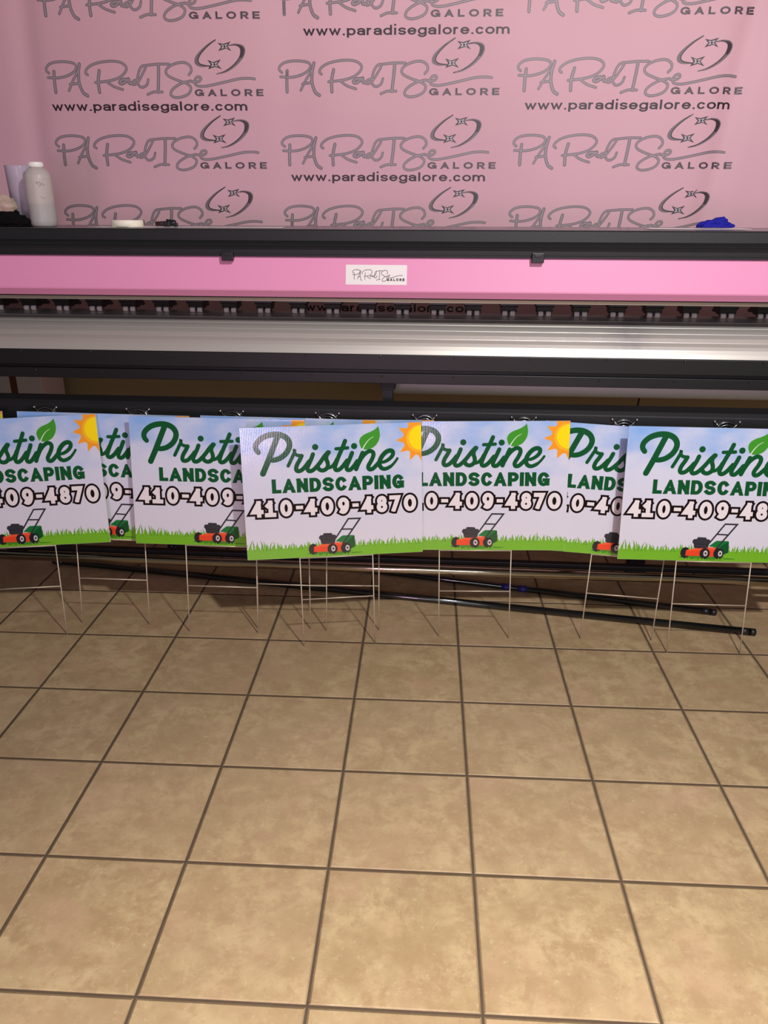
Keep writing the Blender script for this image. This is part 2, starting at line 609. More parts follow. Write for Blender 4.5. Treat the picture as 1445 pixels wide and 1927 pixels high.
# centre lines of letters in a unit box (u, v); a leading 'o' marks a closed loop
S_CURVE = ell(.5, .75, .5, .25, 28, 270, 16) + ell(.5, .25, .5, .25, 90, -152, 16)[1:]
GLYPH = {
    'L': [[(0, 1), (0, 0), (1, 0)]],
    'A': [[(-.02, -.08), (.5, 1), (1.02, -.08)], [(.18, .27), (.82, .27)]],
    'N': [[(0, 0), (0, 1), ], [(0, 1), (1, 0)], [(1, 0), (1, 1)]],
    'D': ['o', [(0, 0), (0, 1), (.45, 1)] + ell(.45, .5, .55, .5, 90, -90, 16) + [(.45, 0)]],
    'S': [S_CURVE],
    'C': [ell(.5, .5, .5, .5, 42, 318, 24)],
    'P': [[(0, 0), (0, 1)], [(0, 1), (.55, 1)] + ell(.55, .71, .45, .29, 90, -90, 14) + [(0, .42)]],
    'R': [[(0, 0), (0, 1)], [(0, 1), (.55, 1)] + ell(.55, .71, .45, .29, 90, -90, 14) + [(0, .42)], [(.52, .42), (1, -.06)]],
    'I': [[(.5, 0), (.5, 1)]],
    'G': [ell(.5, .5, .5, .5, 42, 338, 26) + [(1, .42)], [(1, .06), (1, .42), (.62, .42)]],
    'O': ['o', ell(.5, .5, .5, .5, 0, 350, 35)],
    'E': [[(0, 0), (0, 1)], [(0, 1), (1, 1)], [(0, .5), (.9, .5)], [(0, 0), (1, 0)]],
    '0': ['o', ell(.5, .5, .5, .5, 0, 350, 35)],
    '4': [[(.70, 0), (.70, 1)], [(.70, 1), (0, .27), (1.0, .27)]],
    '1': [[(.14, .74), (.50, .95)], [(.54, 1), (.54, 0)], [(.0, 0), (1.0, 0)]],
    '9': ['o', ell(.5, .67, .5, .33, 0, 350, 30), [(1, .67)] + ell(.42, .60, .58, .60, 0, -110, 16)],
    '8': ['o', ell(.5, .76, .43, .24, 0, 350, 30), 'o', ell(.5, .26, .5, .26, 0, 350, 30)],
    '7': [[(0, 1), (1, 1), (.32, 0)]],
    '-': [[(0, .48), (1, .48)]],
    # lower case: x height = 1
    'w': [[(0, 1.04), (.26, 0), (.5, .96), (.74, 0), (1, 1.04)]],
    '.': [[(.5, 0), (.5, .02)]],
    'p': [[(0, 1), (0, -.42)], 'o', ell(.5, .5, .5, .5, 0, 350, 28)],
    'a': [[(.04, .82)] + ell(.5, .68, .5, .32, 150, 0, 14) + [(1, 0)], ell(.45, .28, .45, .28, 60, 330, 18), [(.55, .56), (1, .56)]],
    'r': [[(0, 0), (0, 1)], ell(.62, .42, .62, .58, 180, 78, 10)],
    'd': [[(1, 0), (1, 1.5)], 'o', ell(.5, .5, .5, .5, 0, 350, 28)],
    'i': [[(.5, 0), (.5, 1)], [(.5, 1.62), (.5, 1.66)]],
    's': [S_CURVE],
    'e': [[(0, .52), (1, .52)], ell(.5, .5, .5, .5, 4, 322, 26)],
    'g': ['o', ell(.5, .5, .5, .5, 0, 350, 28), [(1, 1), (1, -.1)] + ell(.5, -.1, .5, .34, 0, -160, 14)],
    'l': [[(.5, 0), (.5, 1.5)]],
    'o': ['o', ell(.5, .5, .5, .5, 0, 350, 30)],
    'c': [ell(.5, .5, .5, .5, 42, 318, 24)],
    'm': [[(0, 0), (0, 1)], ell(.25, .55, .25, .45, 180, 0, 12) + [(.5, 0)], ell(.75, .55, .25, .45, 180, 0, 12) + [(1, 0)]],
}


def glyph(pr, ch, x, y, w, h, s, m, layer, grow=0.0):
    """One letter with its outer box at (x, y, w, h); s = stroke width; grow widens it all round."""
    st = s + 2 * grow
    clip = (None, None, y - grow - (0.6 * h if ch in 'pg' else 0), y + h * (1.6 if ch in 'dil' else 1) + grow)
    closed = False
    for g in GLYPH[ch]:
        if g == 'o':
            closed = True
            continue
        pts = [(x + s / 2 + u * (w - s), y + s / 2 + v * (h - s)) for u, v in g]
        pr.stroke(pts, st, m, layer, cap='square', closed=closed, clip=clip)
        closed = False


def text_line(pr, txt, x0, x1, y, h, s, widths, gap, m, layer, contrast=1.0):
    """contrast > 1 makes upright strokes that much heavier than level ones."""
    if contrast != 1.0:
        tmp = Print()
        text_line(tmp, txt, x0 / contrast, x1 / contrast, y, h, s, widths, gap, m, layer)
        for pts, mm, l in tmp.items:
            pr.poly([(p[0] * contrast, p[1]) for p in pts], mm, layer)
        return
    """Lay letters from x0 to x1, widths relative, gap relative."""
    tot = sum(widths[c] for c in txt) + gap * (len(txt) - 1)
    k = (x1 - x0) / tot
    x = x0
    for c in txt:
        w = widths[c] * k
        if c in 'Iil.':
            w = s
            glyph(pr, c, x + (widths[c] * k - s) / 2, y, w, h, s, m, layer)
        else:
            glyph(pr, c, x, y, w, h, s, m, layer)
        x += (widths[c] + gap) * k


# ------------------------------------------------------------------ setting
FX0, FX1, FY0, FY1 = -3.4, 3.2, -3.6, 1.36
bm = bmesh.new()
add_box(bm, FX0, FX1, FY0, FY1, -0.05, 0.0)
link_mesh('floor', bm, MAT['floor'], kind='structure')
bm = bmesh.new()
add_box(bm, FX0, FX1, 1.36, 1.46, -0.05, 3.1)
link_mesh('wall_back', bm, MAT['wall'], kind='structure')
bm = bmesh.new()
add_profile(bm, [(1.345, 0.0), (1.345, 0.085), (1.352, 0.095), (1.36, 0.095), (1.36, 0.0)], FX0, FX1)
link_mesh('baseboard_back', bm, MAT['wall'], kind='structure')

# ------------------------------------------------------------------ pink banner with the repeated logo
LOGO = {"Pa": [[-0.9098, 0.0888],[-0.9201, 0.0982],[-0.918, 0.1106],[-0.8996, 0.1242],[-0.8673, 0.1308],[-0.8282, 0.1306],[-0.7965, 0.1242],[-0.7885, 0.1099],[-0.8011, 0.0932],[-0.8301, 0.0791],[-0.8698, 0.0711],[-0.9163, 0.0726]], "Pb": [[-0.8873, 0.0949],[-0.8904, 0.0574],[-0.8908, 0.0164]], "Aa": [[-0.8322, 0.0225],[-0.8094, 0.0602],[-0.7832, 0.0975],[-0.7732, 0.1222]], "Ab": [[-0.7732, 0.1222],[-0.782, 0.0882],[-0.7832, 0.0507],[-0.7714, 0.0159],[-0.7531, 0.0026]], "Ac": [[-0.8242, 0.0458],[-0.7861, 0.0507]], "Ra": [[-0.7423, 0.0817],[-0.7507, 0.0893],[-0.7439, 0.1035],[-0.7187, 0.1188],[-0.676, 0.1291],[-0.6265, 0.1319],[-0.5913, 0.1255],[-0.5731, 0.1088],[-0.581, 0.0902],[-0.606, 0.0717],[-0.6489, 0.0594],[-0.7131, 0.0528]], "Rb": [[-0.6908, 0.097],[-0.7002, 0.0565],[-0.6997, 0.0156]], "Rc": [[-0.6632, 0.0551],[-0.6349, 0.0374],[-0.598, 0.0259]], "aa": [[-0.5777, 0.0635],[-0.5955, 0.0623],[-0.6084, 0.053],[-0.5992, 0.0479],[-0.5813, 0.056],[-0.5692, 0.0653],[-0.5672, 0.0509],[-0.5565, 0.0484]], "da": [[-0.5281, 0.0632],[-0.5458, 0.0589],[-0.5565, 0.0496],[-0.5459, 0.0446],[-0.5281, 0.0557],[-0.5068, 0.0836],[-0.4913, 0.1083],[-0.4962, 0.1157],[-0.5138, 0.1054],[-0.528, 0.0744],[-0.5295, 0.0464],[-0.5139, 0.0338],[-0.4926, 0.0431],[-0.4841, 0.063]], "Ia": [[-0.4856, 0.1163],[-0.4364, 0.1203],[-0.3908, 0.1201]], "Ib": [[-0.435, 0.1172],[-0.4383, 0.0802],[-0.4463, 0.0165]], "Ic": [[-0.4926, 0.0072],[-0.4641, 0.0166],[-0.4286, 0.0164]], "Sa": [[-0.3094, 0.0808],[-0.2978, 0.0949],[-0.3017, 0.1134],[-0.3244, 0.1258],[-0.3593, 0.123],[-0.3907, 0.1108],[-0.406, 0.0937],[-0.3973, 0.0769],[-0.3618, 0.0612],[-0.3228, 0.0485],[-0.3048, 0.0328],[-0.315, 0.0109],[-0.3431, -0.0016],[-0.375, -0.0046],[-0.3929, 0.0062],[-0.3826, 0.0269],[-0.344, 0.0486],[-0.3019, 0.0578]], "ea": [[-0.2983, 0.0547],[-0.2736, 0.0545],[-0.2598, 0.0638],[-0.2635, 0.0719],[-0.2775, 0.0701],[-0.2877, 0.0546],[-0.2803, 0.0409],[-0.252, 0.037],[-0.2099, 0.043],[-0.1541, 0.054],[-0.0985, 0.0649],[-0.0567, 0.0671],[-0.0321, 0.0646]], "hl": [[-0.1877, 0.2081],[-0.2284, 0.1861],[-0.2658, 0.156],[-0.2791, 0.1348],[-0.2753, 0.1194],[-0.2541, 0.1113],[-0.2192, 0.1124]], "hl_in": [[-0.1877, 0.2081],[-0.2215, 0.186],[-0.2519, 0.159],[-0.2653, 0.1377],[-0.2628, 0.1236],[-0.2472, 0.1162],[-0.2192, 0.1124]], "hr": [[-0.1351, 0.1873],[-0.1043, 0.1925],[-0.0764, 0.1869],[-0.0666, 0.1699],[-0.0778, 0.1427],[-0.1111, 0.1124],[-0.152, 0.0911],[-0.1902, 0.0833]], "hr_in": [[-0.1351, 0.1873],[-0.1076, 0.1895],[-0.0886, 0.1821],[-0.0838, 0.167],[-0.0916, 0.1428],[-0.1182, 0.1155],[-0.1556, 0.093],[-0.1902, 0.0833]], "st1": [[-0.1509, 0.1856]], "st2": [[-0.1984, 0.119]], "st1p": [[-0.179, 0.1978],[-0.1561, 0.1934],[-0.124, 0.2016],[-0.1385, 0.1855],[-0.1225, 0.1672],[-0.145, 0.1765],[-0.1779, 0.1676],[-0.1647, 0.1838]], "st2p": [[-0.2269, 0.1357],[-0.2022, 0.127],[-0.1691, 0.1372],[-0.1859, 0.1189],[-0.1678, 0.1004],[-0.1946, 0.1098],[-0.2258, 0.1007],[-0.2138, 0.1191]], "gal": [[-0.29, 0.0014],[-0.2905, 0.0265],[0.0029, 0.0002],[0.0015, 0.0265]]}


def banner_y(x, z):
    y = 1.25
    y += 0.006 * math.sin(1.7 * x + 0.9 * z) + 0.003 * math.sin(4.3 * x - 1.3 * z + 1.0)
    # soft vertical creases where the vinyl was folded
    for cx, k, a, wd in ((-1.86, 0.04, 0.016, 0.05), (1.10, 0.10, 0.020, 0.05), (1.36, 0.02, -0.018, 0.09), (-0.72, -0.03, 0.006, 0.10), (0.52, 0.05, -0.006, 0.12)):
        d = (x - cx - k * (z - 1.8)) / wd
        y += a * math.exp(-d * d)
    # sag towards the hem
    if z < 1.45:
        y -= 0.02 * (1.45 - z) ** 2
    return y


def draw_logo(pr, ox, oz, k=1.0, thin=1.0, colours=('logo_d', 'logo_l', 'logo_k', 'logo_hi')):
    cd, cl, ck, chi = colours
    T = lambda p: (ox + p[0] * k, oz + p[1] * k)
    for key in ('Pa', 'Pb', 'Aa', 'Ab', 'Ac', 'Ra', 'Rb', 'Rc', 'aa', 'da', 'Ia', 'Ib', 'Ic', 'Sa', 'ea'):
        pts = [T(p) for p in catmull(LOGO[key])]
        wide = 0.0136 if key in ('Pb', 'Ab', 'Rb', 'Ib', 'aa') else 0.0106
        pr.stroke(pts, wide * k * thin, cd, 1)
        pr.stroke(pts, wide * 0.42 * k * thin, cl, 2)
    for a, b in (('hl', 'hl_in'), ('hr', 'hr_in')):
        A, B = catmull(LOGO[a]), catmull(LOGO[b])
        n = min(len(A), len(B))
        for i in range(n - 1):
            tone = ck if (a == 'hr' and n * 0.15 < i < n * 0.55) else cd
            pr.poly([T(A[i]), T(A[i + 1]), T(B[i + 1]), T(B[i])], tone, 1)
        pr.stroke([T(p) for p in B], 0.0045 * k, ck, 2)
        pr.stroke([T(p) for p in A], 0.0040 * k, cd, 2)
    for s in ('st1p', 'st2p'):
        pts = [T(p) for p in LOGO[s]]
        c = (sum(p[0] for p in pts) / 8, sum(p[1] for p in pts) / 8)
        pr.poly(pts, ck, 3)
        pr.poly([(c[0] + (p[0] - c[0]) * 0.55, c[1] + (p[1] - c[1]) * 0.55) for p in pts], chi, 4)
        pr.disc(c, 0.0048 * k, ck, 5, seg=8)
    gw = {'G': 1.2, 'A': 1.1, 'L': .85, 'O': 1.25, 'R': 1.0, 'E': .9}
    x0, y0 = T((-0.2905, 0.0))
    x1, _ = T((0.0025, 0.0))
    text_line(pr, 'GALORE', x0, x1, y0, 0.0268 * k, 0.0064 * k, gw, 0.52, ck, 1, 1.35)
    if k > 0.5:
        text_line(pr, 'GALORE', x0 + .0012, x1 - .0012, y0 + .0014, 0.0268 * k - .003, 0.0020 * k, gw, 0.53, cd, 2)


URL_W = {'w': 1.45, '.': .42, 'p': 1.1, 'a': 1.02, 'r': .70, 'd': 1.1, 'i': .42, 's': .98, 'e': 1.1, 'g': 1.1, 'l': .42, 'o': 1.15, 'c': 1.02, 'm': 1.65}
NX, NZ = 190, 80
BX0, BX1, BZ0, BZ1 = -2.45, 2.3, 0.78, 2.72


def banner_at(x, z):
    fx, fz = (x - BX0) / (BX1 - BX0) * NX, (z - BZ0) / (BZ1 - BZ0) * NZ
    i, j = int(math.floor(fx)), int(math.floor(fz))
    fx, fz = fx - i, fz - j
    at = lambda a, b: banner_y(BX0 + (BX1 - BX0) * a / NX, BZ0 + (BZ1 - BZ0) * b / NZ)
    return (at(i, j) * (1 - fx) + at(i + 1, j) * fx) * (1 - fz) + (at(i, j + 1) * (1 - fx) + at(i + 1, j + 1) * fx) * fz


pr = Print()
for i in (-1, 0, 1, 2):
    for r in range(5):
        if i in (-1, 2):
            continue
        draw_logo(pr, -0.853 + 0.994 * i, 2.181 - 0.2825 * r + 0.2825)
draw_logo(pr, -0.853 + 1.99, 2.181 + 0.2825 * 0)
for r in (0, 2, 3, 4):
    draw_logo(pr, -0.853 + 1.99, 2.181 - 0.2825 * r + 0.2825)
for (x0, z) in ((-0.673, 2.120), (-1.768, 1.8435), (0.253, 1.8435), (-0.745, 1.5665), (-1.87, 1.29), (0.35, 1.29), (-0.755, 1.012)):
    text_line(pr, 'www.paradisegalore.com', x0, x0 + 0.846, z, 0.0258, 0.0058, URL_W, 0.17, 'url', 1, 1.5)

bm = bmesh.new()
grid = [[bm.verts.new((BX0 + (BX1 - BX0) * i / NX, banner_y(BX0 + (BX1 - BX0) * i / NX, BZ0 + (BZ1 - BZ0) * j / NZ), BZ0 + (BZ1 - BZ0) * j / NZ)) for j in range(NZ + 1)] for i in range(NX + 1)]
back = [[bm.verts.new(v.co + Vector((0, 0.0015, 0))) for v in col] for col in grid]
for i in range(NX):
    for j in range(NZ):
        f = bm.faces.new((grid[i][j], grid[i + 1][j], grid[i + 1][j + 1], grid[i][j + 1]))
        f.smooth = True
        f = bm.faces.new((back[i][j + 1], back[i + 1][j + 1], back[i + 1][j], back[i][j]))
        f.smooth = True
keys = ['banner', 'logo_d', 'logo_l', 'logo_k', 'logo_hi', 'url']
pr.emit(bm, lambda u, v, l: (u, banner_at(u, v) - 0.0004 - 0.00006 * l, v), {k: i for i, k in enumerate(keys)})
o = link_mesh('backdrop_banner', bm, [MAT[k] for k in keys], keep=True)
tag(o, 'large pink vinyl banner printed with rows of grey script logos, hanging on the back wall', 'banner')
bm = bmesh.new()
add_tube(bm, [(BX0 - 0.1, 1.262, 2.735), (BX1 + 0.1, 1.262, 2.735)], 0.016, 14)
for x in (-2.2, 0.0, 2.1):
    add_box(bm, x - 0.015, x + 0.015, 1.262, 1.362, 2.722, 2.748)
o = link_mesh('banner_rail', bm, MAT['chrome'])
o.parent = bpy.data.objects['backdrop_banner']

# ------------------------------------------------------------------ wide format printer
PX = -0.28
printer = empty('large_format_printer', (PX, 0, 0), math.radians(-1.3))
tag(printer, 'huge black and pink wide format printer standing in front of the pink banner', 'printer')
X0, X1 = -2.30 - PX, 1.75 - PX


def part(name, builder, m, parent=printer, **kw):
    b = bmesh.new()
    builder(b)
    return link_mesh(name, b, m, parent, **kw)


part('top_cover', lambda b: (
    add_profile(b, [(.307, 1.3047), (.307, 1.3261), (.351, 1.3504), (.362, 1.3533), (.367, 1.3863), (.371, 1.3900), (.86, 1.3900), (.86, 1.1645), (.331, 1.1672), (.331, 1.3047)], X0, X1),
    add_box(b, X0, X1, .3045, .307, 1.3130, 1.3170), add_profile(b, [(.3270, 1.3375), (.3262, 1.3400), (.333, 1.3440), (.334, 1.3415)], X0, X1)), MAT['black'])
part('top_deck', lambda b: add_box(b, X0, X1, .3725, .855, 1.3890, 1.3906), MAT['deck'], label='smooth grey top deck')
part('front_panel', lambda b: add_profile(b, [(.317, 1.3037), (.315, 1.3009), (.295, 1.1981), (.296, 1.1933), (.314, 1.1712), (.3305, 1.1711), (.3305, 1.3037)], X0, X1), MAT['pink'], label='glossy pink front panel')
part('bottom_strip', lambda b: add_profile(b, [(.332, 1.1544), (.329, 1.1661), (.40, 1.1655), (.40, 1.1540)], X0, X1), MAT['strip'])


def platen(b):
    pts = [(.322, .978), (.330, .992), (.337, 1.003), (.349, 1.0145), (.362, 1.0255), (.376, 1.0385), (.392, 1.0505), (.407, 1.0595), (.422, 1.0665), (.440, 1.074), (.462, 1.081), (.492, 1.0855), (.525, 1.088), (.60, 1.088), (.615, 1.08), (.615, .95), (.345, .95), (.335, .978)]
    prof = []
    for i, (y, z) in enumerate(pts):
        prof.append((y, z))
        if i in (2, 4, 6, 8, 10):     # joints between the heater plates: a shallow groove
            prof += [(y + .0015, z - .0022), (y + .0035, z + .0012)]
    add_profile(b, prof, X0, X1)


part('platen', platen, MAT['platen'], label='silver curved aluminium platen')
beam = part('front_beam', lambda b: (add_box(b, X0, X1, .318, .42, .922, .9775, .003), add_box(b, X0, X1, .345, .42, .900, .9225)), MAT['black_sheet'])
lip = part('lower_beam', lambda b: add_box(b, X0, X1, .330, .44, .872, .9085, .002), MAT['black_sheet'])


def screw_bm(r):
    b = bmesh.new()
    add_lathe(b, [(0, -.0035), (r * .45, -.0035), (r * .5, -.0015), (r * .55, -.0035), (r * .85, -.0030), (r, -.001), (r, .003), (0, .003)], seg=14, axis='Y')
    return b


first = None
for parent, z, y, x_start, pitch, n, r in ((beam, .971, .318, -2.144 + .2625, .2625, 13, .0048), (lip, .8985, .330, -2.091, .2555, 14, .0038)):
    me = None
    for i in range(n):
        x = x_start + pitch * i
        if me is None:
            s = link_mesh('screw', screw_bm(r), MAT['black_gloss'], parent)
            me = s.data
        else:
            s = bpy.data.objects.new('screw', me)
            C.objects.link(s)
            s.parent = parent
        s.location = (x - PX, y, z)

for x in (-.824, .217):
    part('latch', lambda b: (add_box(b, x - PX - .0199, x - PX + .0199, .291, .307, 1.2902, 1.3217, .002), add_box(b, x - PX - .0116, x - PX + .0116, .288, .292, 1.3076, 1.3173, .001)), MAT['black_plastic'])

# pinch rollers along the paper path
prof_roll = [(.52, 1.158), (.52, 1.128), (.535, 1.108), (.555, 1.104), (.572, 1.112), (.58, 1.158)]


def pinch_body(b):
    add_profile(b, [(.512, 1.1670), (.512, 1.128), (.518, 1.122), (.585, 1.122), (.585, 1.1665)], -.0325, .0325)
    add_profile(b, [(.516, 1.124), (.520, 1.109), (.535, 1.103), (.556, 1.103), (.572, 1.108), (.580, 1.124)], -.0285, .0285)
    add_profile(b, [(.565, 1.150), (.565, 1.106), (.60, 1.104), (.66, 1.098), (.672, 1.103), (.66, 1.112), (.60, 1.135)], -.009, .009)
    add_tube(b, [(-.027, .532, 1.0985), (.027, .532, 1.0985)], .003, 8)


body_me = wheel_me = None
for i in range(25):
    x = -1.93 + .1300 * i
    if body_me is None:
        pb = part('pinch_roller', pinch_body, MAT['black_plastic'])
        body_me = pb.data
    else:
        pb = bpy.data.objects.new('pinch_roller', body_me)
        C.objects.link(pb)
        pb.parent = printer
    pb.location = (x - PX, 0, 0)
    for sx in (-.014, .014):
        if wheel_me is None:
            w = part('roller_wheel', lambda b: add_lathe(b, [(0, -.009), (.0085, -.009), (.0098, -.007), (.0098, .007), (.0085, .009), (0, .009)], seg=18, axis='X'), MAT['rubber'], pb, label='grey rubber wheel')
            wheel_me = w.data
        else:
            w = bpy.data.objects.new('roller_wheel', wheel_me)
            C.objects.link(w)
            w.parent = pb
            w['label'] = 'grey rubber wheel'
        w.location = (sx, .5275, 1.0985)

# fan bar in front of the paper path
fan_bar = part('fan_bar', lambda b: add_profile(b, [(.228, .60), (.228, .794), (.231, .798), (.244, .809), (.304, .816), (.304, .60)], X0, X1), MAT['black'])


def fan_housing(b):
    n = 32
    for y0, y1, ro in ((-.001, .012, .0435),):
        add_lathe(b, [(.0455, 0), (.0455, -.006), (.0425, -.006), (.0425, 0)], seg=n, axis='Y')
    add_lathe(b, [(0, -.005), (.016, -.005), (.018, -.003), (.018, 0)], seg=20, axis='Y')
    for k in range(7):
        a = 2 * math.pi * k / 7
        c, s = math.cos(a), math.sin(a)
        c2, s2 = math.cos(a + .5), math.sin(a + .5)
        vs = [b.verts.new(p) for p in ((.016 * c, -.0005, .016 * s), (.041 * c, -.0005, .041 * s), (.041 * c2, -.005, .041 * s2), (.016 * c2, -.004, .016 * s2))]
        b.faces.new(vs)


def fan_guard(b):
    for r in (.0125, .022, .0315, .041):
        add_tube(b, [(r * math.cos(2 * math.pi * k / 40), -.0085 - (.0415 - r) * .08, r * math.sin(2 * math.pi * k / 40)) for k in range(40)], .0012, 6, closed=True)
    for a in (45, 135, 225, 315):
        c, s = math.cos(math.radians(a)), math.sin(math.radians(a))
        add_tube(b, [(.0125 * c, -.0105, .0125 * s), (.030 * c, -.0100, .030 * s), (.043 * c, -.008, .043 * s), (.0545 * c, -.004, .0545 * s)], .0013, 6)
        add_lathe(b, [(0, -.0055), (.0028, -.0048), (.0048, -.002), (.0050, 0), (.0048, .002), (.0028, .004), (0, .004)], center=(.0583 * c, -.004, .0583 * s), seg=12, axis='Y')


fan_me = guard_me = None
for i in range(-1, 10):
    x = -1.511 + .342 * i
    if fan_me is None:
        fn = part('cooling_fan', fan_housing, MAT['black_plastic'])
        fan_me = fn.data
        gd = part('fan_guard', fan_guard, MAT['chrome'], fn, label='chrome wire fan guard')
        guard_me = gd.data
    else:
        fn = bpy.data.objects.new('cooling_fan', fan_me)
        C.objects.link(fn)
        fn.parent = printer
        gd = bpy.data.objects.new('fan_guard', guard_me)
        C.objects.link(gd)
        gd.parent = fn
        gd['label'] = 'chrome wire fan guard'
    fn.location = (x - PX, .228, .7445)

part('center_bracket', lambda b: (add_box(b, -.300 - PX, -.265 - PX, .36, .42, .700, .873), add_box(b, -.309 - PX, -.256 - PX, .358, .42, .842, .873, .002), add_box(b, -.315 - PX, -.262 - PX, .29, .37, .70, .76)), MAT['black'])
part('take_up_roller', lambda b: (add_tube(b, [(X0 + .02, .352, .130), (X1 - .02, .352, .130)], .0190, 32)), MAT['steel'], label='polished steel take up tube')
part('tie_bar', lambda b: add_box(b, X0, X1, .385, .415, .138, .158, .002), MAT['black_sheet'])
for x in (.762, -1.98):
    part('leg', lambda b: (add_box(b, x - PX - .033, x - PX + .033, .64, .70, .022, .60, .004), add_box(b, x - PX - .03, x - PX + .03, .285, .70, .56, .62, .004), add_box(b, x - PX - .04, x - PX + .04, .635, .705, 0, .022, .004)), MAT['black'])
for a, b_ in ((-2.75, -2.28), (1.73, 2.2)):
    part('side_cabinet', lambda b: (add_box(b, a - PX, b_ - PX, .29, .92, .58, 1.42, .02), add_box(b, a - PX + .1, b_ - PX - .1, .30, .42, .0, .58, .01), add_box(b, a - PX + .1, b_ - PX - .1, .76, .88, .0, .58, .01)), MAT['black'])
part('back_rail', lambda b: add_box(b, X0, X1, .86, .875, 1.165, 1.37), MAT['black'])

# little white logo sticker on the pink panel
pr = Print()
draw_logo_k = 0.192
SW, SH = .2072, .0636
T0 = (SW - .012, .0150)


def sticker_logo(pr):
    k = .1907
    T = lambda p: (SW - .0085 + p[0] * k * 1.0, .0125 + p[1] * k * 1.42)
    for key in ('Pa', 'Pb', 'Aa', 'Ab', 'Ac', 'Ra', 'Rb', 'Rc', 'aa', 'da', 'Ia', 'Ib', 'Ic', 'Sa', 'ea'):
        pr.stroke([T(p) for p in catmull(LOGO[key])], .0021, 'logo_d', 1)
    x0, x1 = T((-.31, 0))[0], T((.005, 0))[0]
    text_line(pr, 'GALORE', x0, x1, .0125, .0088, .0026, {'G': 1.1, 'A': 1.05, 'L': .85, 'O': 1.15, 'R': 1.0, 'E': .9}, .40, 'url', 1)


sticker_logo(pr)
bm = bmesh.new()
y_at = lambda z: .315 - (1.3009 - z) * (.020 / .1028)
SZ0 = 1.2159
vs = {}
for sx, x in ((0, 0), (1, SW)):
    for sz, z in ((0, 0), (1, SH)):
        vs[sx, sz] = (bm.verts.new((-.4223 - PX + x, y_at(SZ0 + z) - .0006, SZ0 + z)), bm.verts.new((-.4223 - PX + x, y_at(SZ0 + z) + .0004, SZ0 + z)))
bm.faces.new([vs[k][0] for k in ((0, 0), (1, 0), (1, 1), (0, 1))])
bm.faces.new([vs[k][1] for k in ((0, 1), (1, 1), (1, 0), (0, 0))])
for a, b_ in (((0, 0), (1, 0)), ((1, 0), (1, 1)), ((1, 1), (0, 1)), ((0, 1), (0, 0))):
    bm.faces.new((vs[b_][0], vs[a][0], vs[a][1], vs[b_][1]))
pr.emit(bm, lambda u, v, l: (-.4223 - PX + u, y_at(SZ0 + v) - .0007 - .0001 * l, SZ0 + v), {'paper': 0, 'logo_d': 1, 'url': 2})
link_mesh('logo_sticker', bm, [MAT['paper'], MAT['logo_d'], MAT['url']], printer, keep=True, label='white sticker with grey script logo')

